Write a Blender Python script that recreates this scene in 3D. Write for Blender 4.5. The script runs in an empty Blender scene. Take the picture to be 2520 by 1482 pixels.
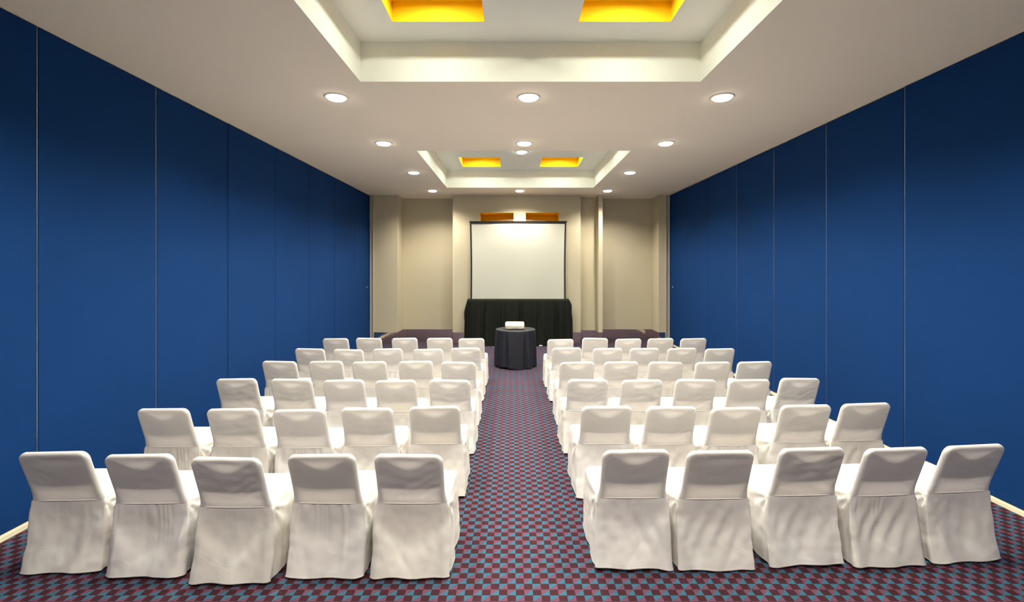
import bpy, math, random
from mathutils import Vector, noise, Matrix

S = bpy.context.scene
COL = S.collection
PI = math.pi
F = 1150.0            # focal length in pixels of the 2520 px wide frame
CX, CY = 1261.0, 660.0  # principal point of the photograph
CAMH = 2.0

# ------------------------------------------------------------------ camera
cam_d = bpy.data.cameras.new('camera')
cam = bpy.data.objects.new('camera', cam_d)
COL.objects.link(cam)
cam.location = (0, 0, CAMH)
cam.rotation_euler = (PI / 2, 0, 0)
cam_d.sensor_fit = 'HORIZONTAL'
cam_d.sensor_width = 36.0
cam_d.lens = 36.0 * F / 2520.0
cam_d.shift_x = (1260.0 - CX) / 2520.0
cam_d.shift_y = -(741.0 - CY) / 2520.0
cam_d.clip_start = 0.05
S.camera = cam

# ------------------------------------------------------------------ world, exposure
w = bpy.data.worlds.new('world')
S.world = w
w.use_nodes = True
w.node_tree.nodes['Background'].inputs[0].default_value = (0.9, 0.85, 0.8, 1)
w.node_tree.nodes['Background'].inputs[1].default_value = 0.0
S.view_settings.view_transform = 'Standard'
S.view_settings.look = 'None'
S.view_settings.gamma = 1.0
S.view_settings.use_curve_mapping = False
S.view_settings.exposure = 1.35
S.cycles.max_bounces = 7
S.cycles.diffuse_bounces = 5
S.cycles.glossy_bounces = 3
S.cycles.transmission_bounces = 4
S.cycles.caustics_reflective = False
S.cycles.caustics_refractive = False
S.cycles.use_adaptive_sampling = True
S.cycles.use_light_tree = False
S.cycles.adaptive_threshold = 0.05

SPOT_W = 98.0         # each recessed downlight
LENS_E = 8.0          # glow of its lens
COOL_W = 90.0          # the cool lamp in the middle of a coffer
NICHE_E = 140.0         # lamps inside the yellow niches
WARM = (1.0, 0.91, 0.79)
COOL = (0.92, 1.0, 0.89)

# ------------------------------------------------------------------ helpers
def lin(r, g, b):
    def f(c):
        c /= 255.0
        return c / 12.92 if c <= 0.04045 else ((c + 0.055) / 1.055) ** 2.4
    return (f(r), f(g), f(b), 1.0)

def px(x, y, d):
    """point of the room seen at pixel x, y at depth d"""
    return Vector(((x - CX) * d / F, d, CAMH - (y - CY) * d / F))

def tag(o, label=None, cat=None, group=None, kind=None):
    if label: o['label'] = label
    if cat: o['category'] = cat
    if group: o['group'] = group
    if kind: o['kind'] = kind
    return o

def link(name, me, parent=None, loc=None):
    o = bpy.data.objects.new(name, me)
    COL.objects.link(o)
    if parent: o.parent = parent
    if loc: o.location = loc
    return o

def empty(name, loc=(0, 0, 0), rz=0.0):
    o = bpy.data.objects.new(name, None)
    COL.objects.link(o)
    o.empty_display_size = 0.1
    o.location = loc
    o.rotation_euler = (0, 0, rz)
    return o

class MB:
    def __init__(self):
        self.v = []; self.f = []
    def quad(self, a, b, c, d):
        n = len(self.v); self.v += [tuple(a), tuple(b), tuple(c), tuple(d)]
        self.f.append((n, n + 1, n + 2, n + 3)); return self
    def box(self, x0, x1, y0, y1, z0, z1):
        n = len(self.v)
        self.v += [(x, y, z) for z in (z0, z1) for (x, y) in ((x0, y0), (x1, y0), (x1, y1), (x0, y1))]
        self.f += [(n + 3, n + 2, n + 1, n), (n + 4, n + 5, n + 6, n + 7)]
        for i in range(4):
            j = (i + 1) % 4
            self.f.append((n + i, n + j, n + 4 + j, n + 4 + i))
        return self
    def bbox(self, x0, x1, y0, y1, z0, z1, b=0.01):
        """box with chamfered edges: three crossing slabs' hull"""
        n = len(self.v)
        xs = (x0, x0 + b, x1 - b, x1); ys = (y0, y0 + b, y1 - b, y1); zs = (z0, z0 + b, z1 - b, z1)
        idx = {}
        def P(i, j, k):
            if (i, j, k) not in idx:
                idx[(i, j, k)] = len(self.v); self.v.append((xs[i], ys[j], zs[k]))
            return idx[(i, j, k)]
        A, B = 1, 2
        self.f += [(P(A, B, 0), P(B, B, 0), P(B, A, 0), P(A, A, 0)), (P(A, A, 3), P(B, A, 3), P(B, B, 3), P(A, B, 3)),
                   (P(A, 0, A), P(B, 0, A), P(B, 0, B), P(A, 0, B)), (P(B, 3, A), P(A, 3, A), P(A, 3, B), P(B, 3, B)),
                   (P(0, B, A), P(0, A, A), P(0, A, B), P(0, B, B)), (P(3, A, A), P(3, B, A), P(3, B, B), P(3, A, B))]
        self.f += [(P(A, A, 0), P(B, A, 0), P(B, 0, A), P(A, 0, A)), (P(B, B, 0), P(A, B, 0), P(A, 3, A), P(B, 3, A)),
                   (P(A, 0, B), P(B, 0, B), P(B, A, 3), P(A, A, 3)), (P(B, 3, B), P(A, 3, B), P(A, B, 3), P(B, B, 3)),
                   (P(A, B, 0), P(A, A, 0), P(0, A, A), P(0, B, A)), (P(B, A, 0), P(B, B, 0), P(3, B, A), P(3, A, A)),
                   (P(0, A, B), P(A, A, 3), P(A, B, 3), P(0, B, B)), (P(B, A, 3), P(3, A, B), P(3, B, B), P(B, B, 3)),
                   (P(0, A, A), P(A, 0, A), P(A, 0, B), P(0, A, B)), (P(B, 0, A), P(3, A, A), P(3, A, B), P(B, 0, B)),
                   (P(3, B, A), P(B, 3, A), P(B, 3, B), P(3, B, B)), (P(A, 3, A), P(0, B, A), P(0, B, B), P(A, 3, B))]
        for (i, I) in ((A, 0), (B, 3)):
            for (j, J) in ((A, 0), (B, 3)):
                for (k, K) in ((A, 0), (B, 3)):
                    self.f.append((P(I, j, k), P(i, J, k), P(i, j, K)))
        return self
    def grid(self, rows, closed=False, flip=False):
        n = len(self.v); m = len(rows[0])
        for r in rows: self.v += [tuple(p) for p in r]
        for i in range(len(rows) - 1):
            for j in range(m if closed else m - 1):
                k = (j + 1) % m
                q = (n + i * m + j, n + i * m + k, n + (i + 1) * m + k, n + (i + 1) * m + j)
                self.f.append(q[::-1] if flip else q)
        return self
    def tube(self, pts, r, seg=8, cap=True):
        pts = [Vector(p) for p in pts]
        rows = []; up = None
        for i, p in enumerate(pts):
            t = (pts[min(i + 1, len(pts) - 1)] - pts[max(i - 1, 0)]).normalized()
            if up is None:
                up = Vector((0, 0, 1)) if abs(t.z) < 0.9 else Vector((0, 1, 0))
            a = t.cross(up)
            if a.length < 1e-4: a = t.orthogonal()
            a.normalize(); b = t.cross(a).normalized(); up = -b if False else up
            rr = r[i] if isinstance(r, (list, tuple)) else r
            rows.append([p + rr * (math.cos(2 * PI * k / seg) * a + math.sin(2 * PI * k / seg) * b) for k in range(seg)])
        n = len(self.v)
        self.grid(rows, closed=True)
        if cap:
            self.f.append(tuple(n + k for k in range(seg))[::-1])
            e = n + (len(rows) - 1) * seg
            self.f.append(tuple(e + k for k in range(seg)))
        return self
    def lathe(self, prof, c=(0, 0, 0), seg=32):
        rows = [[(c[0] + r * math.cos(2 * PI * k / seg), c[1] + r * math.sin(2 * PI * k / seg), c[2] + z) for k in range(seg)] for (r, z) in prof]
        return self.grid(rows, closed=True)
    def mesh(self, name, mat, smooth=False):
        me = bpy.data.meshes.new(name)
        me.from_pydata(self.v, [], self.f)
        me.materials.append(mat)
        me.validate()
        if smooth:
            me.polygons.foreach_set('use_smooth', [True] * len(me.polygons))
        me.update()
        return me
    def build(self, name, mat, parent=None, smooth=False):
        return link(name, self.mesh(name, mat, smooth), parent)

def holes_plate(mb, x0, x1, y0, y1, holes, P, flip=False):
    """a flat plate with rectangular holes, P(u, v) -> point"""
    xs = sorted({x0, x1} | {h[0] for h in holes} | {h[1] for h in holes})
    ys = sorted({y0, y1} | {h[2] for h in holes} | {h[3] for h in holes})
    for a, b in zip(xs, xs[1:]):
        for c, d in zip(ys, ys[1:]):
            mx, my = (a + b) / 2, (c + d) / 2
            if any(h[0] < mx < h[1] and h[2] < my < h[3] for h in holes): continue
            q = [P(a, c), P(b, c), P(b, d), P(a, d)]
            mb.quad(*(q[::-1] if flip else q))

# ------------------------------------------------------------------ materials
def newmat(name):
    m = bpy.data.materials.new(name); m.use_nodes = True
    nt = m.node_tree
    return m, nt, nt.nodes['Principled BSDF'], nt.nodes['Material Output']

def N(nt, typ, **kw):
    n = nt.nodes.new(typ)
    for k, v in kw.items(): setattr(n, k, v)
    return n

def add_bump(nt, bsdf, scale, strength, dist=0.01, detail=3.0, coord='Object'):
    tc = N(nt, 'ShaderNodeTexCoord'); nz = N(nt, 'ShaderNodeTexNoise')
    nz.inputs['Scale'].default_value = scale; nz.inputs['Detail'].default_value = detail
    bp = N(nt, 'ShaderNodeBump'); bp.inputs['Strength'].default_value = strength; bp.inputs['Distance'].default_value = dist
    nt.links.new(tc.outputs[coord], nz.inputs['Vector'])
    nt.links.new(nz.outputs[0], bp.inputs['Height'])
    nt.links.new(bp.outputs[0], bsdf.inputs['Normal'])
    return nz, tc

def simple(name, col, rough=0.6, metal=0.0, spec=0.3, bump=None, vary=None, sheen=0.0):
    m, nt, b, out = newmat(name)
    b.inputs['Base Color'].default_value = (*col[:3], 1)
    b.inputs['Roughness'].default_value = rough
    b.inputs['Metallic'].default_value = metal
    b.inputs['Specular IOR Level'].default_value = spec
    if sheen:
        b.inputs['Sheen Weight'].default_value = sheen
        b.inputs['Sheen Roughness'].default_value = 0.4
    if bump: add_bump(nt, b, *bump)
    if vary:
        scale, amt = vary
        tc = N(nt, 'ShaderNodeTexCoord'); nz = N(nt, 'ShaderNodeTexNoise'); nz.inputs['Scale'].default_value = scale
        nz.inputs['Detail'].default_value = 4
        mx = N(nt, 'ShaderNodeMix', data_type='RGBA'); mx.blend_type = 'MIX'
        mx.inputs[6].default_value = (*[c * (1 - amt) for c in col[:3]], 1)
        mx.inputs[7].default_value = (*[min(1, c * (1 + amt)) for c in col[:3]], 1)
        nt.links.new(tc.outputs['Object'], nz.inputs['Vector']); nt.links.new(nz.outputs[0], mx.inputs[0])
        nt.links.new(mx.outputs[2], b.inputs['Base Color'])
    return m

def emit(name, col, s):
    m, nt, b, out = newmat(name)
    b.inputs['Base Color'].default_value = (0.8, 0.8, 0.8, 1)
    b.inputs['Emission Color'].default_value = (*col, 1)
    b.inputs['Emission Strength'].default_value = s
    return m

def fabric(name, col, trans, tint=None, bump=0.08):
    """thin cloth: part of the light passes through; tint = colour some pieces lean to"""
    m, nt, b, out = newmat(name)
    nt.nodes.remove(b)
    d = N(nt, 'ShaderNodeBsdfDiffuse'); t = N(nt, 'ShaderNodeBsdfTranslucent'); mx = N(nt, 'ShaderNodeMixShader')
    mx.inputs[0].default_value = trans
    info = N(nt, 'ShaderNodeObjectInfo')
    cm = N(nt, 'ShaderNodeMix', data_type='RGBA')
    cm.inputs[6].default_value = (*col, 1); cm.inputs[7].default_value = (*(tint or col), 1)
    nt.links.new(info.outputs['Random'], cm.inputs[0])
    for s in (d, t): nt.links.new(cm.outputs[2], s.inputs['Color'])
    tc = N(nt, 'ShaderNodeTexCoord'); nz = N(nt, 'ShaderNodeTexNoise'); nz.inputs['Scale'].default_value = 7; nz.inputs['Detail'].default_value = 3.5
    nz.inputs['Distortion'].default_value = 0.5
    bp = N(nt, 'ShaderNodeBump'); bp.inputs['Strength'].default_value = bump; bp.inputs['Distance'].default_value = 0.03
    nt.links.new(tc.outputs['Object'], nz.inputs['Vector'])
    # thin creases along the zero lines of a second, coarser noise, shifted from piece to piece
    off = N(nt, 'ShaderNodeVectorMath', operation='ADD'); sc_ = N(nt, 'ShaderNodeMath', operation='MULTIPLY'); sc_.inputs[1].default_value = 37.0
    nt.links.new(info.outputs['Random'], sc_.inputs[0]); nt.links.new(tc.outputs['Object'], off.inputs[0]); nt.links.new(sc_.outputs[0], off.inputs[1])
    n2 = N(nt, 'ShaderNodeTexNoise'); n2.inputs['Scale'].default_value = 5.0; n2.inputs['Detail'].default_value = 1.5; n2.inputs['Distortion'].default_value = 0.8
    nt.links.new(off.outputs[0], n2.inputs['Vector'])
    sub = N(nt, 'ShaderNodeMath', operation='SUBTRACT'); sub.inputs[1].default_value = 0.5; nt.links.new(n2.outputs[0], sub.inputs[0])
    ab = N(nt, 'ShaderNodeMath', operation='ABSOLUTE'); nt.links.new(sub.outputs[0], ab.inputs[0])
    mr = N(nt, 'ShaderNodeMapRange'); mr.interpolation_type = 'SMOOTHSTEP'
    mr.inputs['From Min'].default_value = 0.0; mr.inputs['From Max'].default_value = 0.05
    mr.inputs['To Min'].default_value = 0.14; mr.inputs['To Max'].default_value = 0.0
    nt.links.new(ab.outputs[0], mr.inputs['Value'])
    sm = N(nt, 'ShaderNodeMath', operation='ADD'); nt.links.new(nz.outputs[0], sm.inputs[0]); nt.links.new(mr.outputs[0], sm.inputs[1])
    nt.links.new(sm.outputs[0], bp.inputs['Height'])
    nt.links.new(bp.outputs[0], d.inputs['Normal'])
    nt.links.new(d.outputs[0], mx.inputs[1]); nt.links.new(t.outputs[0], mx.inputs[2])
    nt.links.new(mx.outputs[0], out.inputs['Surface'])
    return m

def carpet_mat():
    m, nt, b, out = newmat('checked_carpet')
    L = nt.links.new
    s = 0.0523
    geo = N(nt, 'ShaderNodeNewGeometry'); sep = N(nt, 'ShaderNodeSeparateXYZ'); L(geo.outputs['Position'], sep.inputs[0])
    def M(op, a, bb=None):
        n = N(nt, 'ShaderNodeMath', operation=op)
        for i, x in enumerate((a, bb)):
            if x is None: continue
            if isinstance(x, (int, float)): n.inputs[i].default_value = x
            else: L(x, n.inputs[i])
        return n.outputs[0]
    # slight wander of the woven lines
    nz0 = N(nt, 'ShaderNodeTexNoise'); nz0.inputs['Scale'].default_value = 3.0; L(geo.outputs['Position'], nz0.inputs['Vector'])
    wob = M('MULTIPLY', M('SUBTRACT', nz0.outputs[0], 0.5), 0.10)
    u = M('ADD', M('DIVIDE', M('SUBTRACT', sep.outputs[0], 0.021), s), wob)
    v = M('ADD', M('DIVIDE', M('SUBTRACT', sep.outputs[1], 2.854), s), wob)
    i, j = M('FLOOR', u), M('FLOOR', v)
    fu, fv = M('FRACT', u), M('FRACT', v)
    odd = M('MODULO', M('ADD', M('ADD', i, j), 1000), 2)       # 1 -> two-coloured cell
    jodd = M('MODULO', M('ADD', j, 1000), 2)
    ul = M('GREATER_THAN', fv, fu)
    blue = M('ABSOLUTE', M('SUBTRACT', ul, M('SUBTRACT', 1, jodd)))   # ul on odd rows, lower right on even rows
    soft = N(nt, 'ShaderNodeTexNoise'); soft.inputs['Scale'].default_value = 180; L(geo.outputs['Position'], soft.inputs['Vector'])
    def mix(fac, c1, c2):
        n = N(nt, 'ShaderNodeMix', data_type='RGBA')
        if isinstance(fac, float): n.inputs[0].default_value = fac
        else: L(fac, n.inputs[0])
        for k, c in ((6, c1), (7, c2)):
            if isinstance(c, tuple): n.inputs[k].default_value = c
            else: L(c, n.inputs[k])
        return n.outputs[2]
    two = mix(blue, CARPET[2], CARPET[1])
    col = mix(odd, CARPET[0], two)
    # worn speckle
    hsv = N(nt, 'ShaderNodeHueSaturation'); L(col, hsv.inputs['Color'])
    big = N(nt, 'ShaderNodeTexNoise'); big.inputs['Scale'].default_value = 1.3; L(geo.outputs['Position'], big.inputs['Vector'])
    val = M('ADD', M('ADD', M('MULTIPLY', soft.outputs[0], 0.35), 0.72), M('MULTIPLY', big.outputs[0], 0.2))
    L(val, hsv.inputs['Value'])
    L(hsv.outputs[0], b.inputs['Base Color'])
    b.inputs['Roughness'].default_value = 0.95; b.inputs['Specular IOR Level'].default_value = 0.1
    bp = N(nt, 'ShaderNodeBump'); bp.inputs['Strength'].default_value = 0.25; bp.inputs['Distance'].default_value = 0.004
    L(soft.outputs[0], bp.inputs['Height']); L(bp.outputs[0], b.inputs['Normal'])
    return m

CARPET = [lin(58, 31, 37), lin(48, 90, 109), lin(92, 61, 78)]
M_CARPET = carpet_mat()
M_CEIL = simple('ceiling_paint', (0.88, 0.79, 0.66), 0.8, spec=0.15, vary=(0.7, 0.03))
M_COFFER = simple('coffer_paint', (0.84, 0.835, 0.76), 0.8, spec=0.15)
M_YELLOW = simple('yellow_paint', (0.90, 0.56, 0.012), 0.7, spec=0.1)
M_ORANGE = simple('orange_paint', (0.76, 0.47, 0.002), 0.7, spec=0.1)
M_STUCCO = simple('beige_stucco', (0.505, 0.455, 0.325), 0.9, spec=0.1, bump=(85, 0.35, 0.010, 4.0))
M_REAR = simple('off_white_paint', (0.82, 0.79, 0.73), 0.85, spec=0.1)
M_BLUE = simple('blue_panel_fabric', (0.0017, 0.032, 0.132), 0.85, spec=0.15, bump=(420, 0.25, 0.002, 2.0), vary=(1.1, 0.10))
M_DARKGAP = simple('dark_gap', (0.006, 0.016, 0.045), 0.8)
M_STEEL = simple('brushed_steel', (0.62, 0.60, 0.55), 0.35, metal=0.9)
M_JAMB = simple('painted_jamb', (0.42, 0.40, 0.33), 0.5)
M_CREAM = simple('cream_vinyl', (0.50, 0.46, 0.33), 0.5, spec=0.4, vary=(9, 0.08))
M_MIRROR = simple('polished_baseboard', (0.85, 0.72, 0.66), 0.10, metal=1.0, bump=(6, 0.08, 0.01, 2.0))
M_COVER = fabric('white_stretch_cover', (0.86, 0.835, 0.82), 0.36, (0.86, 0.83, 0.78))
M_SKIRT = fabric('white_cotton_skirt', (0.85, 0.825, 0.80), 0.20, (0.85, 0.81, 0.74), 0.10)
M_PIPE = fabric('white_seam_piping', (0.88, 0.85, 0.81), 0.15)
M_FRAME = simple('black_chair_steel', (0.02, 0.02, 0.022), 0.4, spec=0.4)
M_BOARD = simple('dark_chair_upholstery', (0.05, 0.045, 0.045), 0.8)
M_RUBBER = simple('black_rubber', (0.012, 0.012, 0.012), 0.8)
M_NAVY = simple('navy_tablecloth', (0.0085, 0.0095, 0.016), 0.55, spec=0.35, sheen=0.02, bump=(60, 0.1, 0.004, 3))
M_BLACK = simple('black_drape', (0.0085, 0.0095, 0.0065), 0.75, spec=0.15, sheen=0.03)
M_SCREEN = simple('screen_white', (0.43, 0.425, 0.365), 0.9, spec=0.05)
M_BORDER = simple('screen_black_border', (0.015, 0.015, 0.013), 0.6)
M_PROJ = simple('projector_ivory', (0.66, 0.62, 0.53), 0.45, spec=0.4)
M_PROJ2 = simple('projector_panel_beige', (0.60, 0.54, 0.40), 0.55)
M_PORT = simple('port_black', (0.01, 0.009, 0.008), 0.5)
M_PORT2 = simple('port_brown', (0.25, 0.17, 0.08), 0.5)
M_BRASS = simple('brass', (0.75, 0.55, 0.22), 0.35, metal=1.0)
M_LENS = emit('downlight_lens', WARM, LENS_E)
M_LENSC = emit('cool_lens', (0.95, 1.0, 0.97), LENS_E * 1.6)
M_LENS.cycles.emission_sampling = 'NONE'
M_LENSC.cycles.emission_sampling = 'NONE'
M_NLAMP = emit('niche_lamp', COOL, NICHE_E)
M_RING = simple('white_trim_ring', (0.70, 0.64, 0.54), 0.4, spec=0.4)
M_WOOD = simple('plain_tabletop', (0.25, 0.17, 0.10), 0.5)

# ------------------------------------------------------------------ room shell
XL, XR = -3.76, 4.14
ZC = CAMH + 1.92
YB = 12.3      # front plane of the far wall
YR = 12.92     # recesses in it
YN = -2.6      # wall behind the camera
MIDX = 0.18

mb = MB(); mb.box(XL - 0.3, XR + 0.3, YN - 0.2, YR + 0.3, -0.08, 0.0)
tag(mb.build('floor', M_CARPET), 'carpet of maroon squares alternating with blue and mauve split squares', kind='structure')

# ceiling with two coffers
COFFERS = [(-1.564, 1.935, 1.30, 4.81), (-1.564, 1.935, 7.64, 11.15)]
ZT = CAMH + 2.333
mb = MB()
holes_plate(mb, XL - 0.3, XR + 0.3, YN - 0.2, YR + 0.3, COFFERS, lambda x, y: (x, y, ZC), flip=True)
ceil = tag(mb.build('ceiling', M_CEIL), 'flat warm white ceiling with two deep rectangular coffers', kind='structure')
NZ = 0.19
for ci, (x0, x1, y0, y1) in enumerate(COFFERS):
    cy = (y0 + y1) / 2
    nich = []
    for (a, b) in ((-1.137, -0.266), (0.627, 1.498)):
        for (c, d) in ((cy - 1.366, cy - 0.455), (cy + 0.455, cy + 1.366)):
            nich.append((a, b, c, d))
    mb = MB()
    holes_plate(mb, x0, x1, y0, y1, nich, lambda x, y: (x, y, ZT), flip=True)
    mb.quad((x0, y1, ZC), (x0, y1, ZT), (x1, y1, ZT), (x1, y1, ZC))
    mb.quad((x1, y0, ZC), (x1, y0, ZT), (x0, y0, ZT), (x0, y0, ZC))
    mb.quad((x0, y0, ZC), (x0, y0, ZT), (x0, y1, ZT), (x0, y1, ZC))
    mb.quad((x1, y1, ZC), (x1, y1, ZT), (x1, y0, ZT), (x1, y0, ZC))
    cof = mb.build('coffer', M_COFFER, ceil)
    cof['label'] = ('deep rectangular ceiling coffer above the nearest chairs', 'deep rectangular ceiling coffer nearer the screen')[ci]
    for (a, b, c, d) in nich:
        m2 = MB(); z0, z1 = ZT, ZT + NZ
        m2.quad((a, d, z0), (a, d, z1), (b, d, z1), (b, d, z0)); m2.quad((b, c, z0), (b, c, z1), (a, c, z1), (a, c, z0))
        m2.quad((a, c, z0), (a, c, z1), (a, d, z1), (a, d, z0)); m2.quad((b, d, z0), (b, d, z1), (b, c, z1), (b, c, z0))
        mx_, my_ = (a + b) / 2, (c + d) / 2
        m2.grid([[(mx_ + 0.09 * math.cos(2 * PI * k / 24), my_ + 0.09 * math.sin(2 * PI * k / 24), z1 + 0.014) for k in range(24)], [(mx_ + 0.09 * math.cos(2 * PI * k / 24), my_ + 0.09 * math.sin(2 * PI * k / 24), z1) for k in range(24)],
                 [(mx_ + max(-(b - a) / 2, min((b - a) / 2, 9 * math.cos(2 * PI * k / 24))) if abs(math.cos(2 * PI * k / 24)) > 0.05 else mx_, my_ + max(-(d - c) / 2, min((d - c) / 2, 9 * math.sin(2 * PI * k / 24))) if abs(math.sin(2 * PI * k / 24)) > 0.05 else my_, z1) for k in range(24)]], closed=True)
        n = m2.build('light_niche', M_YELLOW, cof); n['label'] = 'square yellow-painted light niche'
        m3 = MB(); r = 0.085
        m3.lathe([(0.001, 0.012), (r, 0.012)], ((a + b) / 2, (c + d) / 2, z1), 24)
        m3.build('niche_lamp', M_NLAMP, cof, True)

# blue operable side walls, panel by panel
SEAMS = [YN] + [3.70 + 1.2365 * k for k in range(-5, 7)] + [YB + 0.02]
for side, X, name in ((-1, XL, 'wall_left'), (1, XR, 'wall_right')):
    mb = MB()
    x_in, x_out = X + side * 0.035, X + side * 0.12
    mb.box(min(x_in, x_out), max(x_in, x_out), YN, YB + 0.02, 0, ZC)
    wall = tag(mb.build(name, M_DARKGAP), 'blue fabric folding partition wall on the ' + ('left' if side < 0 else 'right'), kind='structure')
    rnd = random.Random(3 + side)
    for a, b in zip(SEAMS, SEAMS[1:]):
        if b - a < 0.1: continue
        mb = MB(); off = rnd.uniform(-0.003, 0.003)
        xa, xb = sorted((X + off, X + side * 0.06))
        mb.bbox(xa, xb, a + 0.005, b - 0.005, 0.034, ZC - 0.004 - rnd.uniform(0, 0.008), 0.007)
        p = mb.build('panel', M_BLUE, wall)
        # aluminium edge strip standing in the joint
        m2 = MB(); e = X + side * 0.004
        m2.box(min(e, e + side * 0.03), max(e, e + side * 0.03), b - 0.002, b + 0.002, 0.034, ZC - 0.01)
        if b < (5.2 if side < 0 else 9.0): m2.build('edge_strip', M_STEEL, p)
        # cream floor seal below the panel: two-step profile
        m3 = MB(); g = 0.004
        prof = [(X + side * 0.05, 0.0), (X - side * 0.040, 0.0), (X - side * 0.040, 0.007), (X - side * 0.034, 0.010), (X - side * 0.022, 0.009),
                (X - side * 0.019, 0.020), (X - side * 0.013, 0.023), (X - side * 0.002, 0.033), (X + side * 0.05, 0.033)]
        m3.grid([[(q[0], y, q[1]) for q in prof] for y in (a + g, b - g)], closed=True)
        n0 = len(prof); m3.f.append(tuple(range(n0))); m3.f.append(tuple(range(n0, 2 * n0)))
        m3.build('floor_seal', M_CREAM, p)
    # small brass lock in the farthest panel
    m4 = MB(); x_l = X - side * 0.002; y_l = 12.05
    m4.lathe([(0.0, 0.012), (0.016, 0.012), (0.022, 0.0)], (0, 0, 0), 16)
    lock = link('panel_lock', m4.mesh('panel_lock', M_BRASS), wall, (x_l, y_l, CAMH - 0.49))
    lock.rotation_euler = (0, -side * PI / 2, 0)

# wall behind the camera
mb = MB(); mb.box(XL - 0.3, XR + 0.3, YN - 0.2, YN, 0, ZC)
tag(mb.build('wall_rear', M_REAR), 'plain off-white wall behind the camera', kind='structure')

# far wall: plan line of pilasters and recesses
XP = lambda x, d=YB: (x - CX) * d / F
plan = [(XL - 0.1, YB), (XP(978), YB), (XP(978), YR), (XP(1114), YR), (XP(1114), YB), (XP(1429), YB), (XP(1429), 12.72), (XP(1473), 12.72),
        (XP(1473), YB), (XP(1483), YB), (XP(1483), YR), (XP(1621), YR), (XP(1621), YB), (XR + 0.12, YB)]
mb = MB()
nx = [(XP(1182), XP(1264)), (XP(1294), XP(1376))]
nz0, nz1, ndep = 2.86, 3.455, 0.48
for (a, b) in zip(plan, plan[1:]):
    if abs(a[0] - XP(1114)) < 1e-6 and abs(b[0] - XP(1429)) < 1e-6:
        holes_plate(mb, a[0], b[0], 0, ZC, [(p[0], p[1], nz0, nz1) for p in nx], lambda x, z: (x, YB, z))
    else:
        mb.quad((a[0], a[1], 0), (b[0], b[1], 0), (b[0], b[1], ZC), (a[0], a[1], ZC))
wb = tag(mb.build('wall_back', M_STUCCO), 'beige stucco end wall with pilasters and recesses behind the screen', kind='structure')
for (a, b) in nx:
    m2 = MB(); y0, y1 = YB, YB + ndep
    m2.quad((a, y1, nz0), (b, y1, nz0), (b, y1, nz1), (a, y1, nz1))
    m2.quad((a, y0, nz1), (a, y1, nz1), (b, y1, nz1), (b, y0, nz1)); m2.quad((a, y0, nz0), (b, y0, nz0), (b, y1, nz0), (a, y1, nz0))
    m2.quad((a, y0, nz0), (a, y1, nz0), (a, y1, nz1), (a, y0, nz1)); m2.quad((b, y0, nz1), (b, y1, nz1), (b, y1, nz0), (b, y0, nz0))
    n = m2.build('wall_niche', M_ORANGE, wb); n['label'] = 'orange-painted wall niche above the screen'
bb = None
for k, (a, b) in enumerate(zip(plan, plan[1:])):
    A = Vector((a[0], a[1], 0)); B = Vector((b[0], b[1], 0)); t = (B - A).normalized(); nrm = Vector((t.y, -t.x, 0))
    o = nrm * 0.005; h = Vector((0, 0, 0.308))
    A2, B2 = A + t * 0.001, B - t * 0.001
    mb = MB()
    mb.quad(A2 + o, B2 + o, B2 + o + h, A2 + o + h); mb.quad(A2 + o + h, B2 + o + h, B + h, A + h)
    if bb is None:
        bb = tag(empty('baseboard_back'), 'mirror polished metal baseboard along the end wall', kind='structure')
    mb.build('baseboard_panel', M_MIRROR, bb)

# steel jambs where the partitions meet the end wall
for k, (x0, x1, X) in enumerate(((XP(911), XP(919), XL), (XP(1638.5), XP(1647.5), XR))):
    mb = MB(); mb.bbox(x0, x1, YB - 0.05, YB + 0.02, 0, ZC - 0.01, 0.006)
    o = tag(mb.build('trim_%d' % (k + 1), M_JAMB), ('grey metal jamb post at the far end of the left partition', 'grey metal jamb post at the far end of the right partition')[k], kind='structure')
    m2 = MB(); e = x1 if k == 0 else x0
    m2.box(e - 0.006, e + 0.006, YB - 0.062, YB - 0.05, 0, ZC - 0.01)
    m2.build('jamb_lip', M_STEEL, o)

# ------------------------------------------------------------------ downlights
ring_me = MB().lathe([(0.100, -0.004), (0.112, -0.010), (0.126, -0.008), (0.131, 0.0)], seg=40).mesh('trim_ring', M_RING, True)
lens_prof = [(0.0005, -0.034), (0.05, -0.033), (0.085, -0.028), (0.102, -0.016), (0.106, -0.002)]
lens_me = MB().lathe(lens_prof, seg=40).mesh('lens', M_LENS, True)
lensc_me = MB().lathe(lens_prof, seg=40).mesh('lens', M_LENSC, True)

def downlight(x, y, z, label, cool=False, power=None):
    t = empty('recessed_downlight', (x, y, z))
    tag(t, label, 'ceiling light', 'recessed round downlights')
    link('trim_ring', ring_me, t); link('lens', lensc_me if cool else lens_me, t)
    ld = bpy.data.lights.new('lamp', 'SPOT')
    ld.energy = power or (COOL_W if cool else SPOT_W)
    ld.color = COOL if cool else WARM
    ld.spot_size = math.radians(146); ld.spot_blend = 0.75; ld.shadow_soft_size = 0.05
    l = bpy.data.objects.new('lamp', ld); COL.objects.link(l); l.parent = t; l.location = (0, 0, -0.09)
    return t

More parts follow.
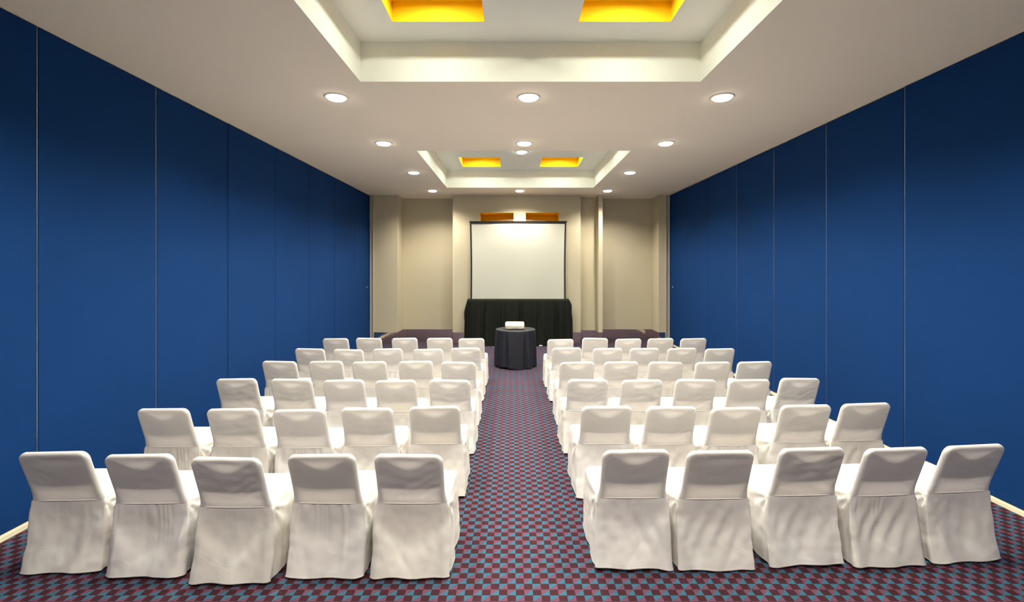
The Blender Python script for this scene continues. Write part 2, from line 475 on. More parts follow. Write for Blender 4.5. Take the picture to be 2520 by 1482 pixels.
DX = (-1.975, 0.182, 2.353)
ROWS = [(5.24, 'downlight row nearest the camera'), (7.17, 'second downlight row'), (11.56, 'downlight row in front of the end wall')]
for y, nm in ROWS:
    for x, s in zip(DX, ('left', 'middle', 'right')):
        downlight(x, y, ZC, 'round warm white downlight, %s one in the %s' % (s, nm))
for x, s in zip((DX[0], DX[2]), ('left', 'right')):
    downlight(x, 9.36, ZC, 'round warm white downlight, %s of the coffer nearer the screen' % s)
    downlight(x, 3.02, ZC, 'round warm white downlight, %s of the coffer above the nearest chairs' % s)
for x, s in zip(DX, ('left', 'middle', 'right')):
    downlight(x, 0.83, ZC, 'round warm white downlight, %s one above the camera' % s)
downlight(MIDX + 0.005, 9.37, ZT, 'bright cool white downlight in the middle of the coffer nearer the screen', True)
downlight(MIDX + 0.005, 3.05, ZT, 'bright cool white downlight in the middle of the nearest coffer', True)

# ------------------------------------------------------------------ chairs
def fnoise(x, y, z, sc):
    return noise.noise(Vector((x * sc, y * sc, z * sc)))

TAN = Vector((0, -0.328, 0.9447)); REAR = Vector((0, -0.9447, -0.328))
BACK_L = 0.381

def back_point(x, s, off):
    return Vector((x, 0, 0.46)) + TAN * s + REAR * off

def make_back_cover(seed, wrinkle=1.0):
    rnd = random.Random(seed)
    r = 0.058
    ss = [-0.02, 0.0] + [BACK_L - r - (BACK_L - r) * (1 - k / 20) for k in range(1, 21)]
    rows = []
    def width(s):
        base = 0.219 + 0.016 * max(0, 1 - s / 0.10) ** 2
        return base
    levels = [(s, width(s), 0.034) for s in ss]
    nC = 9
    for k in range(1, nC + 1):
        a = k / nC * PI / 2
        levels.append((BACK_L - r + r * math.sin(a), 0.219 - r + r * math.cos(a), 0.034))
    out = []
    for (s, hw, t) in levels:
        q = max(0.0, (s - (BACK_L - 0.017)) / 0.017)
        out.append((s, hw, t * math.sqrt(max(0.0004, 1 - q * q))))
    sx = rnd.uniform(-3, 3)
    nF = 36; nS = 6
    skew = rnd.uniform(-0.006, 0.006)
    for (s, hw, t) in out:
        loop = []
        h = t / 2
        for k in range(nF):            # rear face, left to right
            loop.append((-hw + h + (2 * hw - 2 * h) * k / (nF - 1), h, 1))
        for k in range(1, nS):
            a = PI / 2 - PI * k / nS
            loop.append((hw - h + h * math.cos(a), h * math.sin(a), 0))
        for k in range(nF):
            loop.append((hw - h - (2 * hw - 2 * h) * k / (nF - 1), -h, -1))
        for k in range(1, nS):
            a = -PI / 2 - PI * k / nS
            loop.append((-hw + h + h * math.cos(a), h * math.sin(a), 0))
        row = []
        f = s / BACK_L
        for (x, o, fl) in loop:
            if fl:
                d = 0.0022 * fnoise(x + sx, s * 2.2, seed, 9) * wrinkle
                d += 0.0016 * wrinkle * math.sin((s - 0.7 * x * math.copysign(1, x)) * 95 + sx) * max(0, fnoise(x, s, seed * 3.1, 5)) * (1 - (x / hw) ** 2 * 0.5)
                # soft pocket where nothing backs the cloth, near the hand grip and below the board
                grip = math.exp(-((s - BACK_L + 0.055) / 0.028) ** 2) * math.exp(-(x / 0.11) ** 2)
                d -= 0.004 * grip
                low = math.exp(-((s - 0.06) / 0.05) ** 2) * (1 - (x / hw) ** 2)
                d -= 0.004 * low
                o = o + fl * d * min(1, t / 0.034) ** 2
            zz = skew * (x / 0.22) * f
            row.append(back_point(x, s + zz, o))
        rows.append(row)
    mb = MB(); mb.grid(rows, closed=True)
    # close the top edge
    n = len(rows[0]); base = (len(rows) - 1) * n
    for k in range(nF - 1):
        a, b = base + k, base + k + 1
        c, d = base + (nF + nS - 1) + (nF - 1 - k - 1), base + (nF + nS - 1) + (nF - 1 - k)
        mb.f.append((a, b, c, d))
    return mb.mesh('back_cover', M_COVER, True)

def skirt_loop():
    """samples round the seat: (side, t) rear left->right, right rear->front, front right->left, left front->rear"""
    L = []
    for side, n in ((0, 54), (1, 40), (2, 40), (3, 40)):
        for k in range(n): L.append((side, k / n))
    return L
LOOP = skirt_loop()

def rect_point(side, t, hw0, hw1, y0, y1):
    if side == 0: return -hw0 + 2 * hw0 * t, y0
    if side == 1: return hw0 + (hw1 - hw0) * t, y0 + (y1 - y0) * t
    if side == 2: return hw1 - 2 * hw1 * t, y1
    return -hw1 + (hw1 - hw0) * t, y1 + (y0 - y1) * t

def corner_round(pts, r_it=2):
    n = len(pts)
    for _ in range(r_it):
        pts = [((pts[i - 1][0] + 2 * pts[i][0] + pts[(i + 1) % n][0]) / 4, (pts[i - 1][1] + 2 * pts[i][1] + pts[(i + 1) % n][1]) / 4) for i in range(n)]
    return pts

def make_skirt(seed, P):
    rnd = random.Random(seed)
    NR = 34
    ph = [rnd.uniform(0, 6.28) for _ in range(8)]
    ox = rnd.uniform(-50, 50)
    rows = []
    for i in range(NR):
        f = i / (NR - 1)
        hw0 = 0.236 + P['flare'] * 0.86 * f ** 0.45; hw1 = 0.243 + P['flare'] * 0.55 * f ** 0.6
        y0 = -0.0165 - (P['kick'] - 0.0115) * f ** 1.7; y1 = 0.455 + 0.035 * f
        base = corner_round([rect_point(s, t, hw0, hw1, y0, y1) for s, t in LOOP], 1 + int(5 * f))
        n = len(base); row = []
        for k, (s, t) in enumerate(LOOP):
            x, y = base[k]
            ax, ay = base[k - 1]; bx, by = base[(k + 1) % n]
            tx, ty = bx - ax, by - ay; ln = math.hypot(tx, ty) or 1
            nxx, nyy = ty / ln, -tx / ln
            d = 0.0
            if s == 0:
                u = 2 * t - 1; bell = 1 - u * u
                d -= 0.024 * math.sin(PI * min(1, f * 1.02)) ** 1.2 * bell
                ham = 0.22 + P['hd'] * bell
                d += 2.0 * P['ham'] * (math.tanh((f - ham) / 0.10) + 1) * 0.5 * min(1, bell * 3) * (1 - 0.3 * f)
                d += P['gather'] * math.sin(t * 52 + ph[0] + 4 * math.sin(t * 8 + ph[1]) + 2 * math.sin(t * 19 + ph[3])) * (0.25 + 1.1 * abs(math.sin(t * 6 + ph[5]))) * math.exp(-f * 3.2) * min(1, bell * 4) * min(1, f * 12)
                d += 0.007 * f * math.sin(t * 11 + ph[2] + f * P['lean']) * min(1, bell * 3)
                d += P['diag'] * math.sin((t * 1.4 + f * P['lean'] * 0.25) * 20 + ph[3]) * math.exp(-((f - 0.5) / 0.3) ** 2) * bell
            elif s in (1, 3):
                q = t if s == 1 else 1 - t      # 0 at the rear corner
                d += 0.008 * f * (-0.8 + math.sin(q * 13 + ph[4 if s == 1 else 5])) * math.sin(PI * min(1, q * 1.1))
                ang = math.atan2(f * 0.45, q * 0.46 + 1e-3); rr = math.hypot(f * 0.45, q * 0.46)
                d += 0.012 * math.sin(ang * 11 + ph[6]) * math.exp(-rr / 0.16) * min(1, rr / 0.03)
                d -= 0.012 * math.exp(-((q - 0.07) / 0.05) ** 2) * f
            else:
                d += 0.009 * f * math.sin(t * 15 + ph[7])
            d += 0.0060 * fnoise(x + ox, y, f * 0.45, 7) * min(1, f * 5) + 0.0032 * fnoise(x + ox, y + 3, f * 0.45, 19) * min(1, f * 5)
            z = 0.455 * (1 - f)
            # uneven hem
            hem = 0.016 + 0.008 * fnoise(x + ox, y, 1.7, 4) + (P['tilt'] * (2 * t - 1) if s == 0 else 0)
            if s == 0: hem += P['lift'] * (1 - (2 * t - 1) ** 2)
            z = z + hem * f
            if i == 0: d = 0; z = 0.46 - 0.001
            row.append((x + nxx * d, y + nyy * d, max(0.004, z)))
        rows.append(row)
    mb = MB(); mb.grid(rows, closed=True, flip=True)
    # rolled hem
    last = [Vector(p) for p in rows[-1]]
    hemrows = []
    for (dx, dz) in ((0, 0), (0.003, 0.001), (0.004, 0.004), (0.003, 0.008)):
        r = []
        for k, p in enumerate(last):
            c = Vector((0, 0.2, 0)); o = Vector((p.x, p.y - 0.2, 0)).normalized()
            r.append(p + o * dx + Vector((0, 0, dz)))
        hemrows.append(r)
    mb.grid(hemrows, closed=True, flip=False)
    return mb.mesh('skirt', M_SKIRT, True)

def make_seat_cover(seed):
    rnd = random.Random(seed); ph = rnd.uniform(0, 6.28)
    rows = []
    NR = 16
    for i in range(NR):
        g = i / (NR - 1)          # 0 centre, 1 edge
        hw0, hw1, y0, y1 = 0.236, 0.243, 0.0, 0.455
        base = corner_round([rect_point(s, t, hw0, hw1, y0, y1) for s, t in LOOP], 2)
        row = []
        cx, cyy = 0.0, 0.23
        for k, (s, t) in enumerate(LOOP):
            x, y = base[k]
            x2, y2 = cx + (x - cx) * (0.001 + 0.999 * g), cyy + (y - cyy) * (0.001 + 0.999 * g)
            e = max(0, (g - 0.88) / 0.12)
            z = 0.478 - 0.020 * (1 - math.sqrt(max(0, 1 - e * e))) if s != 0 else 0.478 - 0.018 * e
            z += 0.004 * (1 - g)
            for sx in (-1, 1):
                dx, dy = x2 - sx * 0.236, y2 - 0.0
                rr = math.hypot(dx, dy); ang = math.atan2(dy, dx * -sx)
                z += 0.005 * math.sin(ang * 12 + ph) * math.exp(-rr / 0.10) * min(1, rr / 0.03)
            row.append((x2, y2, z))
        rows.append(row)
    mb = MB(); mb.grid(rows, closed=True)
    return mb.mesh('seat_cover', M_SKIRT, True)

def make_piping():
    mb = MB()
    pts = [(-0.234 + 0.468 * k / 24, -0.006 - 0.0125 * min(1, 1 - abs(k / 12 - 1) ** 8), 0.4595 - 0.003 * math.sin(PI * k / 24)) for k in range(25)]
    mb.tube(pts, 0.0030, 6)
    return mb.mesh('piping', M_PIPE, True)

def make_board(grip=True):
    nx_, hw = 28, 0.200
    lo = []; hi = []
    for k in range(nx_ + 1):
        x = -hw + 2 * hw * k / nx_
        e = max(0, (abs(x) - (hw - 0.035)) / 0.035)
        top = 0.352 - 0.030 * (1 - math.sqrt(max(0, 1 - e * e)))
        u = abs(x) / 0.175
        if grip and u < 1: top = min(top, 0.352 - 0.072 * (0.5 + 0.5 * math.cos(PI * u)) ** 0.85)
        bot = 0.128 - 0.014 * (1 - (x / hw) ** 2) + 0.012 * e
        lo.append((x, bot)); hi.append((x, top))
    mb = MB()
    def face(off):
        rows = []
        for g in range(7):
            rows.append([back_point(l[0], l[1] + (h[1] - l[1]) * g / 6, off) for l, h in zip(lo, hi)])
        return rows
    A, B = face(0.0085), face(-0.0085)
    mb.grid(A); mb.grid(B, flip=True)
    mb.grid([A[0], B[0]], flip=True); mb.grid([A[-1], B[-1]])
    mb.grid([[r[0] for r in A], [r[0] for r in B]]); mb.grid([[r[-1] for r in A], [r[-1] for r in B]], flip=True)
    return mb.mesh('backrest', M_BOARD)

def make_back_frame():
    pts = []; hw = 0.198; r = 0.045; top = BACK_L - 0.016
    pts.append(back_point(-hw, -0.02, 0.0)); pts.append(back_point(-hw, 0.15, 0.0))
    for k in range(7):
        a = PI - PI / 2 * k / 6
        pts.append(back_point(-hw + r + r * math.cos(a), top - r + r * math.sin(a), 0))
    for k in range(7):
        a = PI / 2 - PI / 2 * k / 6
        pts.append(back_point(hw - r + r * math.cos(a), top - r + r * math.sin(a), 0))
    pts.append(back_point(hw, 0.15, 0)); pts.append(back_point(hw, -0.02, 0.0))
    mb = MB()
    # the frame lies in one plane, so its own normal serves as the sweep's up
    rows = []
    for i, p in enumerate(pts):
        t = (pts[min(i + 1, len(pts) - 1)] - pts[max(i - 1, 0)]).normalized()
        a = REAR; b = t.cross(a)
        rows.append([p + 0.0095 * (math.cos(2 * PI * k / 8) * a + math.sin(2 * PI * k / 8) * b) for k in range(8)])
    mb.grid(rows, closed=True)
    return mb.mesh('back_frame', M_FRAME, True)

def make_leg(sx, rear):
    mb = MB()
    if rear: pts = [(sx * 0.198, 0.012, 0.445), (sx * 0.205, 0.005, 0.25), (sx * 0.222, -0.035, 0.03), (sx * 0.223, -0.038, 0.014)]
    else: pts = [(sx * 0.198, 0.41, 0.435), (sx * 0.205, 0.42, 0.25), (sx * 0.215, 0.44, 0.03), (sx * 0.216, 0.442, 0.014)]
    mb.tube(pts, 0.0115, 8)
    e = pts[-1]
    mb.tube([(e[0], e[1], 0.020), (e[0], e[1], 0.0)], 0.016, 8)
    return mb.mesh('leg', M_FRAME, True)

VARP = [dict(flare=.030, kick=.070, ham=.004, hd=.30, gather=.001, lean=1.0, diag=.003, tilt=0.0, lift=0.0),
        dict(flare=.026, kick=.062, ham=.017, hd=.55, gather=.004, lean=-.5, diag=.001, tilt=0.0, lift=.006),
        dict(flare=.032, kick=.078, ham=.013, hd=.45, gather=.0005, lean=.8, diag=.002, tilt=.003, lift=.004),
        dict(flare=.026, kick=.075, ham=.009, hd=.40, gather=.006, lean=.3, diag=.002, tilt=.002, lift=0.0),
        dict(flare=.030, kick=.068, ham=.006, hd=.50, gather=.0005, lean=2.2, diag=.004, tilt=0.006, lift=.008),
        dict(flare=.033, kick=.072, ham=.006, hd=.35, gather=.003, lean=-2.0, diag=.006, tilt=-.008, lift=.010),
        dict(flare=.030, kick=.066, ham=.003, hd=.30, gather=.000, lean=2.6, diag=.005, tilt=0.0, lift=0.0),
        dict(flare=.028, kick=.074, ham=.007, hd=.5, gather=.003, lean=3.0, diag=.007, tilt=-.004, lift=0.0)]
SK = [make_skirt(100 + k, p) for k, p in enumerate(VARP)]
BC = [make_back_cover(20 + k, w_) for k, w_ in enumerate((0.7, 1.0, 1.6, 0.8, 2.2, 1.0))]
SC = [make_seat_cover(60 + k) for k in range(3)]
PIPE = make_piping(); BOARD = make_board(True); BOARD0 = make_board(False); BFRAME = make_back_frame()
LEGS = [make_leg(sx, r) for r in (True, False) for sx in (-1, 1)]
SEAT = MB().bbox(-0.215, 0.215, 0.02, 0.43, 0.425, 0.468, 0.012).mesh('seat', M_BOARD)

def chair(x, y, rz, v, label, group, grip=True, bv=None):
    t = empty('banquet_chair', (x, y, 0), rz)
    tag(t, label, 'chair', group)
    rnd = random.Random(int(x * 1000) * 7 + int(y * 1000))
    link('back_cover', BC[(v if bv is None else bv) % len(BC)], t)
    link('seat_cover', SC[v % len(SC)], t); link('skirt', SK[v % len(SK)], t); link('piping', PIPE, t)
    link('seat', SEAT, t); link('backrest', BOARD if grip else BOARD0, t); link('back_frame', BFRAME, t)
    for m in LEGS: link('leg', m, t)
    return t

# back-rest tops read off the photograph: (left x, right x, top y, turn in degrees, cover variant)
LEFT = [
    [(919, 1090, 1119, 0, 2), (703, 876, 1119, -1, 3), (466, 642, 1127, 0, 2), (253, 427, 1119, 1, 1), (40, 218, 1113, 2, 0)],
    [(1005, 1133, 1000, 1, 4), (839, 968, 1004, 2, 6), (668, 803, 1008, 2, 3), (506, 635, 1006, 0, 0), (336, 463, 1006, 0, 1)],
    [(1054, 1158, 935, 0, 0), (921, 1025, 936, 0, 6), (795, 895, 935, 0, 1), (664, 768, 933, 1, 3), (529, 632, 932, 0, 4)],
    [(1085, 1170, 891, 0, 5), (980, 1065, 889, 0, 1), (866, 950, 890, 0, 0), (758, 844, 889, 0, 6), (643, 730, 889, 0, 7)],
    [(1110, 1182, 856, 0, 0), (1018, 1092, 859, 0, 6), (917, 990, 858, 0, 3), (820, 893, 860, 0, 1), (725, 798, 858, 0, 0)],
    [(1128, 1192, 833, 0, 1), (1050, 1113, 832, 0, 0), (963, 1027, 832, 0, 4), (875, 939, 832, 0, 6), (793, 857, 833, 0, 3)]]
RIGHT = [
    [(1483, 1650, 1108, 0, 5), (1690, 1860, 1110, 1, 6), (1920, 2082, 1103, 2, 4), (2133, 2285, 1103, 4, 7), (2320, 2483, 1096, 5, 0)],
    [(1432, 1556, 1000, 1, 0), (1590, 1718, 1001, 2, 6), (1747, 1874, 1003, 2, 3), (1922, 2048, 997, 0, 6), (2070, 2196, 993, 2, 4)],
    [(1397, 1498, 934, 1, 6), (1530, 1631, 935, 0, 1), (1663, 1764, 934, 1, 4), (1795, 1897, 934, 1, 7), (1920, 2021, 931, 2, 2)],
    [(1378, 1463, 891, 0, 0), (1487, 1571, 890, 0, 6), (1597, 1682, 891, 0, 3), (1713, 1798, 891, 0, 5), (1815, 1899, 890, 0, 2)],
    [(1358, 1432, 856, 0, 1), (1460, 1532, 857, 0, 0), (1550, 1623, 857, 0, 6), (1643, 1716, 857, 0, 4), (1736, 1809, 858, 0, 3)],
    [(1348, 1411, 835, 0, 0), (1433, 1497, 832, 0, 2), (1511, 1575, 834, 0, 4), (1594, 1659, 833, 0, 1), (1676, 1739, 833, 0, 6)]]
ROWN = ['nearest row', 'second-nearest row', 'third-nearest row', 'fourth-nearest row', 'fifth-nearest row', 'row closest to the screen']
SEATN = ['seat beside the aisle', 'second seat from aisle', 'middle seat', 'second seat from wall', 'seat beside blue wall']
NOGRIP = {('left', 0, 4), ('right', 0, 1), ('right', 5, 1)}
for side, rows in (('left', LEFT), ('right', RIGHT)):
    for ri, row in enumerate(rows):
        prev = None
        for k, (xa, xb, yt, turn, v) in enumerate(row):
            d = (CAMH - 0.82) * F / (yt - CY)
            x = ((xa + xb) / 2 - CX) * d / F
            rz = math.radians(turn)
            # origin sits under the seam, 0.125 m in front of the top edge
            ox, oy = x - math.sin(rz) * 0.125, d + math.cos(rz) * 0.125
            if prev is not None:                      # neighbours touch, they do not run into each other
                ox = min(ox, prev - 0.539) if side == 'left' else max(ox, prev + 0.539)
            prev = ox
            chair(ox, oy, rz, v, 'white covered chair %s of the aisle, %s, %s' % (side, ROWN[ri], SEATN[k]),
                  'white covered chairs in rows', (side, ri, k) not in NOGRIP, (v + ri + k) % 6 if ri else v)

# ------------------------------------------------------------------ projector table and cloth
TX, TY, TR, TZ = 0.065, 9.56, 0.400, 0.752
t = empty('round_table', (TX, TY, 0)); tag(t, 'small round pedestal table under the navy cloth in the aisle', 'table')
MB().lathe([(0.001, TZ - 0.03), (TR - 0.01, TZ - 0.03), (TR, TZ - 0.02), (TR, TZ - 0.006), (TR - 0.006, TZ - 0.001), (0.001, TZ - 0.001)], seg=40).build('tabletop', M_WOOD, t)
MB().lathe([(0.03, 0.05), (0.03, TZ - 0.03)], seg=16).build('pedestal', M_FRAME, t, True)
MB().lathe([(0.25, 0.0), (0.25, 0.02), (0.06, 0.05), (0.03, 0.06)], seg=32).build('base', M_FRAME, t, True)
rnd = random.Random(11)
nth = 160; rows = []
ph = [rnd.uniform(0, 6.28) for _ in range(6)]
folds = [(-1.06, 0.075, 0.036), (-2.05, 0.09, 0.030), (-2.62, 0.07, 0.028), (-0.45, 0.10, 0.030), (0.5, 0.1, 0.03), (1.4, 0.12, 0.03), (2.4, 0.1, 0.03), (3.05, 0.08, .025)]
def cloth_r(th, f):
    r = TR + 0.006 + 0.012 * f
    for (a, wdt, amp) in folds:
        dth = (th - a + PI) % (2 * PI) - PI
        r += 1.5 * amp * min(1, f * 1.6) * (-math.exp(-(dth / wdt) ** 2) + 0.55 * math.exp(-((dth - 0.16) / 0.13) ** 2))
    r += 0.004 * f * math.sin(9 * th + ph[0]) + 0.003 * f * math.sin(17 * th + ph[1])
    return r
for rr in (0.002, 0.12, 0.25, 0.36, 0.39):
    rows.append([(rr * math.cos(2 * PI * k / nth), rr * math.sin(2 * PI * k / nth), TZ + 0.005) for k in range(nth)])
for q in range(1, 5):
    a = q / 4 * PI / 2
    rows.append([((TR - 0.008 + 0.014 * math.sin(a)) * math.cos(2 * PI * k / nth), (TR - 0.008 + 0.014 * math.sin(a)) * math.sin(2 * PI * k / nth), TZ - 0.008 + 0.013 * math.cos(a)) for k in range(nth)])
for i in range(1, 22):
    f = i / 21; row = []
    for k in range(nth):
        th = 2 * PI * k / nth; thw = th if th <= PI else th - 2 * PI
        r = cloth_r(thw, f)
        hem = 0.022 + 0.012 * math.sin(3 * th + 2.0) + 0.010 * max(0, math.cos(th - 3.3))
        row.append((r * math.cos(th), r * math.sin(th), (TZ - 0.008) * (1 - f) + max(0.006, hem) * f))
    rows.append(row)
mb = MB(); mb.grid(rows, closed=True, flip=True)
o = mb.build('tablecloth', M_NAVY, None, True); o.location = (TX, TY, 0)
tag(o, 'dark navy cloth draped to the floor over the round projector table', 'tablecloth')

# projector, tipped up on its front foot
pj = empty('projector', (0.048, 9.43, TZ + 0.0065)); pj.rotation_euler = (math.radians(7.5), 0, 0)
tag(pj, 'ivory white projector on the navy covered round table', 'projector')
W_, D_, H_ = 0.193, 0.29, 0.098
def rr_loop(hw, d0, d1, r, n=6):
    pts = []
    for (cx, cy, a0) in ((hw - r, d0 + r, -PI / 2), (hw - r, d1 - r, 0), (-hw + r, d1 - r, PI / 2), (-hw + r, d0 + r, PI)):
        for k in range(n + 1):
            a = a0 + PI / 2 * k / n; pts.append((cx + r * math.cos(a), cy + r * math.sin(a)))
    return pts
def shell(levels):
    mb = MB(); rows = [[(x, y, z) for (x, y) in rr_loop(hw, d0, d1, r)] for (hw, d0, d1, r, z) in levels]
    mb.grid(rows, closed=True); n = len(rows[0])
    mb.f.append(tuple(range(n))[::-1]); e = (len(rows) - 1) * n; mb.f.append(tuple(e + k for k in range(n)))
    return mb
shell([(W_ - 0.016, 0.010, D_ - 0.01, 0.02, 0.004), (W_ - 0.004, 0.002, D_ - 0.002, 0.022, 0.014), (W_, 0.0, D_, 0.022, 0.05), (W_, 0.0, D_, 0.022, 0.070)]).build('lower_case', M_PROJ2, pj)
shell([(W_ + 0.001, -0.001, D_ + 0.001, 0.023, 0.070), (W_ + 0.001, -0.001, D_ + 0.001, 0.023, 0.082), (W_ - 0.006, 0.006, D_ - 0.006, 0.03, 0.094), (W_ - 0.016, 0.018, D_ - 0.016, 0.03, H_)]).build('top_case', M_PROJ, pj, False)
pan = MB().bbox(-0.092, 0.186, -0.004, 0.006, 0.020, 0.064, 0.002).build('connector_panel', M_PROJ, pj)
ports = [(-0.073, 0.052, .010, .006, 0), (-0.052, 0.053, .006, .006, 0), (-0.036, 0.053, .006, .006, 0), (-0.020, 0.053, .005, .005, 1), (-0.004, 0.053, .005, .005, 1),
         (0.022, 0.053, .022, .006, 0), (0.064, 0.053, .022, .006, 0), (0.098, 0.056, .010, .006, 0), (0.122, 0.056, .010, .006, 0),
         (-0.056, 0.036, .009, .009, 0), (-0.034, 0.034, .005, .005, 1), (-0.018, 0.034, .005, .005, 1), (-0.002, 0.034, .006, .006, 1), (0.024, 0.035, .020, .009, 1), (0.056, 0.035, .005, .008, 1)]
for (x, z, sx, sz, c) in ports:
    MB().bbox(x - sx / 2 - .002, x + sx / 2 + .002, -0.0055, -0.003, z - sz / 2, z + sz / 2, 0.001).build('port', (M_PORT, M_PORT2)[c], pan)
MB().bbox(0.042, 0.066, -0.004, 0.003, 0.008, 0.022, 0.002).build('power_socket', M_PORT, pj)
MB().bbox(-0.03, -0.004, -0.002, 0.004, 0.010, 0.016, 0.001).build('security_slot', M_PORT2, pj)
MB().bbox(0.10, 0.15, 0.215, 0.222, H_ - 0.001, H_ + 0.002, 0.001).build('button_strip', M_PROJ2, pj)
m = MB()
for (x, z) in ((-0.142, 0.054), (-0.142, 0.030), (0.170, 0.054), (0.170, 0.030), (-0.142, 0.012), (0.170, 0.012)):
    MB().bbox(x - 0.004, x + 0.004, -0.0065, 0.0, z - 0.004, z + 0.004, 0.001).build('screw', M_PORT2, pj)
# feet: the front one is screwed out
for x in (-0.15, 0.15):
    MB().lathe([(0.012, 0.0), (0.012, 0.012)], (x, 0.03, -0.004), 12).build('foot', M_RUBBER, pj)
MB().lathe([(0.014, -0.033), (0.014, -0.028), (0.006, -0.026), (0.006, 0.012)], (0, D_ - 0.04, 0), 12).build('foot', M_RUBBER, pj)
mb = MB(); mb.lathe([(0.032, 0), (0.032, 0.02), (0.026, 0.02), (0.022, 0.006), (0.001, 0.004)], (0, 0, 0), 24)
lens = link('lens', mb.mesh('lens', M_PORT, True), pj, (-0.09, D_ - 0.004, 0.05)); lens.rotation_euler = (-PI / 2, 0, 0)

# ------------------------------------------------------------------ projection screen
SX, SY = 0.147, 12.10
sc = empty('projection_screen', (SX, SY, 0)); tag(sc, 'large white tripod projection screen with thin black border', 'screen')
z0, z1, hw = 1.19, 3.205, 1.252
def edge(f): return hw - 0.03 * (1 - f) * 0.6 - 0.012 * math.sin(PI * f)
def ripple(x, z): return 0.010 * math.sin(2.2 * x + 1.4 * z) * 0.6 + 0.006 * math.sin(5 * x - 2 * z)
bt, bs = 0.058, 0.042
rows = []; NZ_, NX_ = 24, 30
for i in range(NZ_ + 1):
    f = i / NZ_; z = z0 + (z1 - bt - z0) * f; e = edge(f) - bs
    rows.append([(-e + 2 * e * k / NX_, ripple(-e + 2 * e * k / NX_, z), z) for k in range(NX_ + 1)])
MB().grid(rows).build('screen_fabric', M_SCREEN, sc, True)
for s in (-1, 1):
    rows = []
    for i in range(NZ_ + 1):
        f = i / NZ_; z = z0 + (z1 - z0) * f; e = edge(f)
        rows.append([(s * (e - bs), ripple(s * e, z), z), (s * (e - bs), ripple(s * e, z) - 0.003, z), (s * e, ripple(s * e, z) - 0.003, z), (s * e, ripple(s * e, z) + 0.002, z)])
    MB().grid(rows, flip=(s < 0)).build('side_border', M_BORDER, sc)
MB().box(-hw + 0.02, hw - 0.02, -0.003, 0.004, z1 - bt, z1 - 0.012).build('top_border', M_BORDER, sc)
MB().bbox(-hw - 0.012, hw + 0.022, -0.016, 0.018, z1 - 0.016, z1 + 0.012, 0.005).build('top_bar', M_BORDER, sc)
mb = MB()
mb.tube([(-0.70, 0.0, z1 + 0.016), (-0.35, 0.0, z1 + 0.034), (0.0, 0.0, z1 + 0.045), (0.35, 0.0, z1 + 0.034), (0.70, 0.0, z1 + 0.016)], 0.006, 6)
mb.build('hanger_bail', M_STEEL, sc, True)
for s in (-1, 1): MB().bbox(s * 0.70 - 0.008, s * 0.70 + 0.008, -0.010, 0.010, z1 + 0.010, z1 + 0.030, 0.003).build('bail_clip', M_STEEL, sc)
pole = MB().tube([(0, 0.05, 0.25), (0, 0.05, z1 + 0.08)], 0.014, 12).build('pole', M_STEEL, sc, True)
mb = MB(); mb.tube([(0, 0.05, z1 + 0.07), (0, 0.0, z1 + 0.085), (0, -0.02, z1 + 0.06), (0, -0.005, z1 + 0.035)], 0.008, 8); mb.build('hook', M_STEEL, pole, True)
MB().box(-hw - 0.02, hw + 0.02, -0.045, 0.035, 1.09, 1.19).build('case', M_BORDER, sc)
for (ex, ey) in ((-0.42, 0.10), (0.57, -0.165), (0.45, 0.12)):
    mb = MB(); mb.tube([(0, 0.05, 0.55), (ex * 0.5, 0.04, 0.26), (ex * 0.88, min(ey, 0.0) * 0.2 + 0.02, 0.045), (ex, ey, 0.014)], 0.010, 8); lg = mb.build('leg', M_STEEL, sc, True)
    MB().tube([(ex - 0.03, ey, 0.016), (ex + 0.05, ey, 0.016)], 0.015, 8).build('foot', M_PROJ, lg, True)

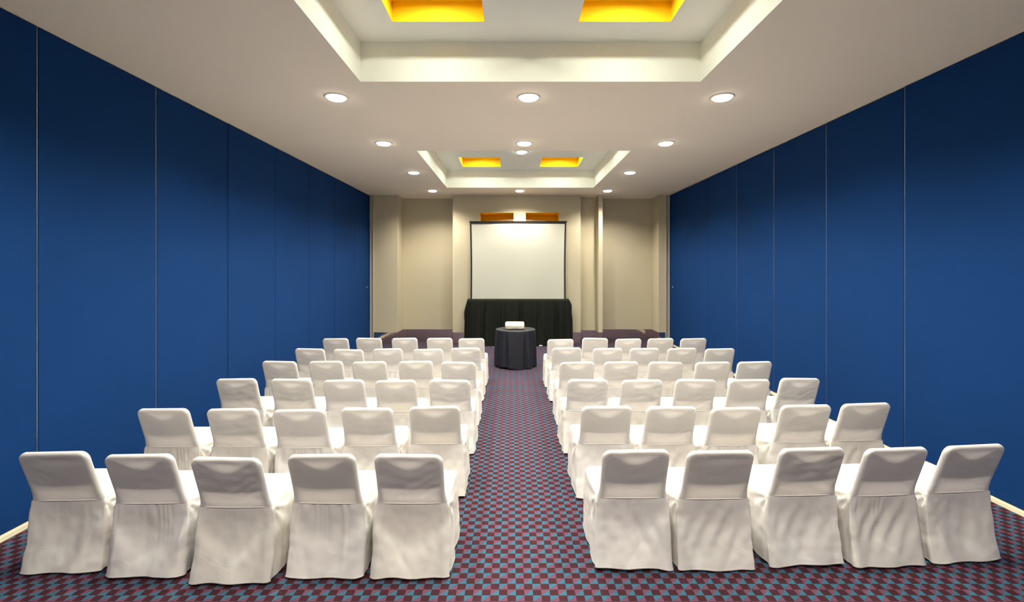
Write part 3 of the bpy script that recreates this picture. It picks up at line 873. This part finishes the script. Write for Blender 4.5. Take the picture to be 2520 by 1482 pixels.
# black pleated drape hung over the screen's case
mb = MB(); rnd = random.Random(5)
ZD = 1.205; HWT = 1.30
nu = 420; rows = []
phs = [rnd.uniform(0, 6.28) for _ in range(6)]
def path(u, f):
    """outer line of the drape: back left, front, back right"""
    hwf = HWT + 0.07 * (1 - (1 - f) ** 3)
    yb, yf = 12.17, 11.985 - 0.015 * f
    Ls, Lf = yb - yf, 2 * hwf; T = 2 * Ls + Lf; s = u * T
    if s < Ls: return Vector((-hwf, yb - s, 0)), Vector((-1, 0, 0)), s / Ls - 1
    if s < Ls + Lf: return Vector((-hwf + s - Ls, yf, 0)), Vector((0, -1, 0)), 0
    return Vector((hwf, yf + s - Ls - Lf, 0)), Vector((1, 0, 0)), (s - Ls - Lf) / Ls
rows.append([path(k / nu, 0)[0] * 1 + Vector((0, 0.0, ZD)) + Vector((0, 0.05 if path(k / nu, 0)[1].y < 0 else 0, 0)) for k in range(nu + 1)])
for i in range(26):
    f = i / 25; row = []
    z = ZD - 0.004 - (ZD - 0.016) * f
    for k in range(nu + 1):
        u = k / nu; p, n_, sd = path(u, f)
        A = 0.004 + 0.024 * min(1, f * 2.5)
        fold = math.sin(u * 205 + 3.0 * math.sin(u * 27 + phs[0]) + 1.5 * math.sin(u * 61 + phs[3]) + phs[1]) * (0.7 + 0.5 * math.sin(u * 43 + phs[4])) + 0.7 * math.sin(u * 83 + phs[2] + 1.2 * f)
        d = A * fold * 0.75 - (0.006 if f < 0.03 else 0)
        # the flap pulled forward over the screen's foot
        xx = p.x + SX - 0.72
        d += 0.030 * math.exp(-(xx / 0.09) ** 2) * f ** 2
        if n_.x > 0 and 0.02 < f < 0.5: d += 0.035 * math.exp(-((f - 0.13) / 0.1) ** 2)
        if n_.x < 0: d += 0.03 * math.exp(-((f - 0.28) / 0.15) ** 2)
        lift = 0.03 * math.exp(-((p.x + SX - 0.70) / 0.07) ** 2) * f ** 4
        row.append(p + n_ * d + Vector((0, 0, z + lift)))
    rows.append(row)
mb.grid(rows, flip=True)
# flat top of the drape
mb.quad((-HWT, 12.035, ZD), (HWT, 12.035, ZD), (HWT, 12.17, ZD), (-HWT, 12.17, ZD))
o = mb.build('pleated_drape', M_BLACK, None, True); o.location = (SX, 0, 0)
tag(o, 'black pleated drape hanging to the floor below the projection screen', 'drape')
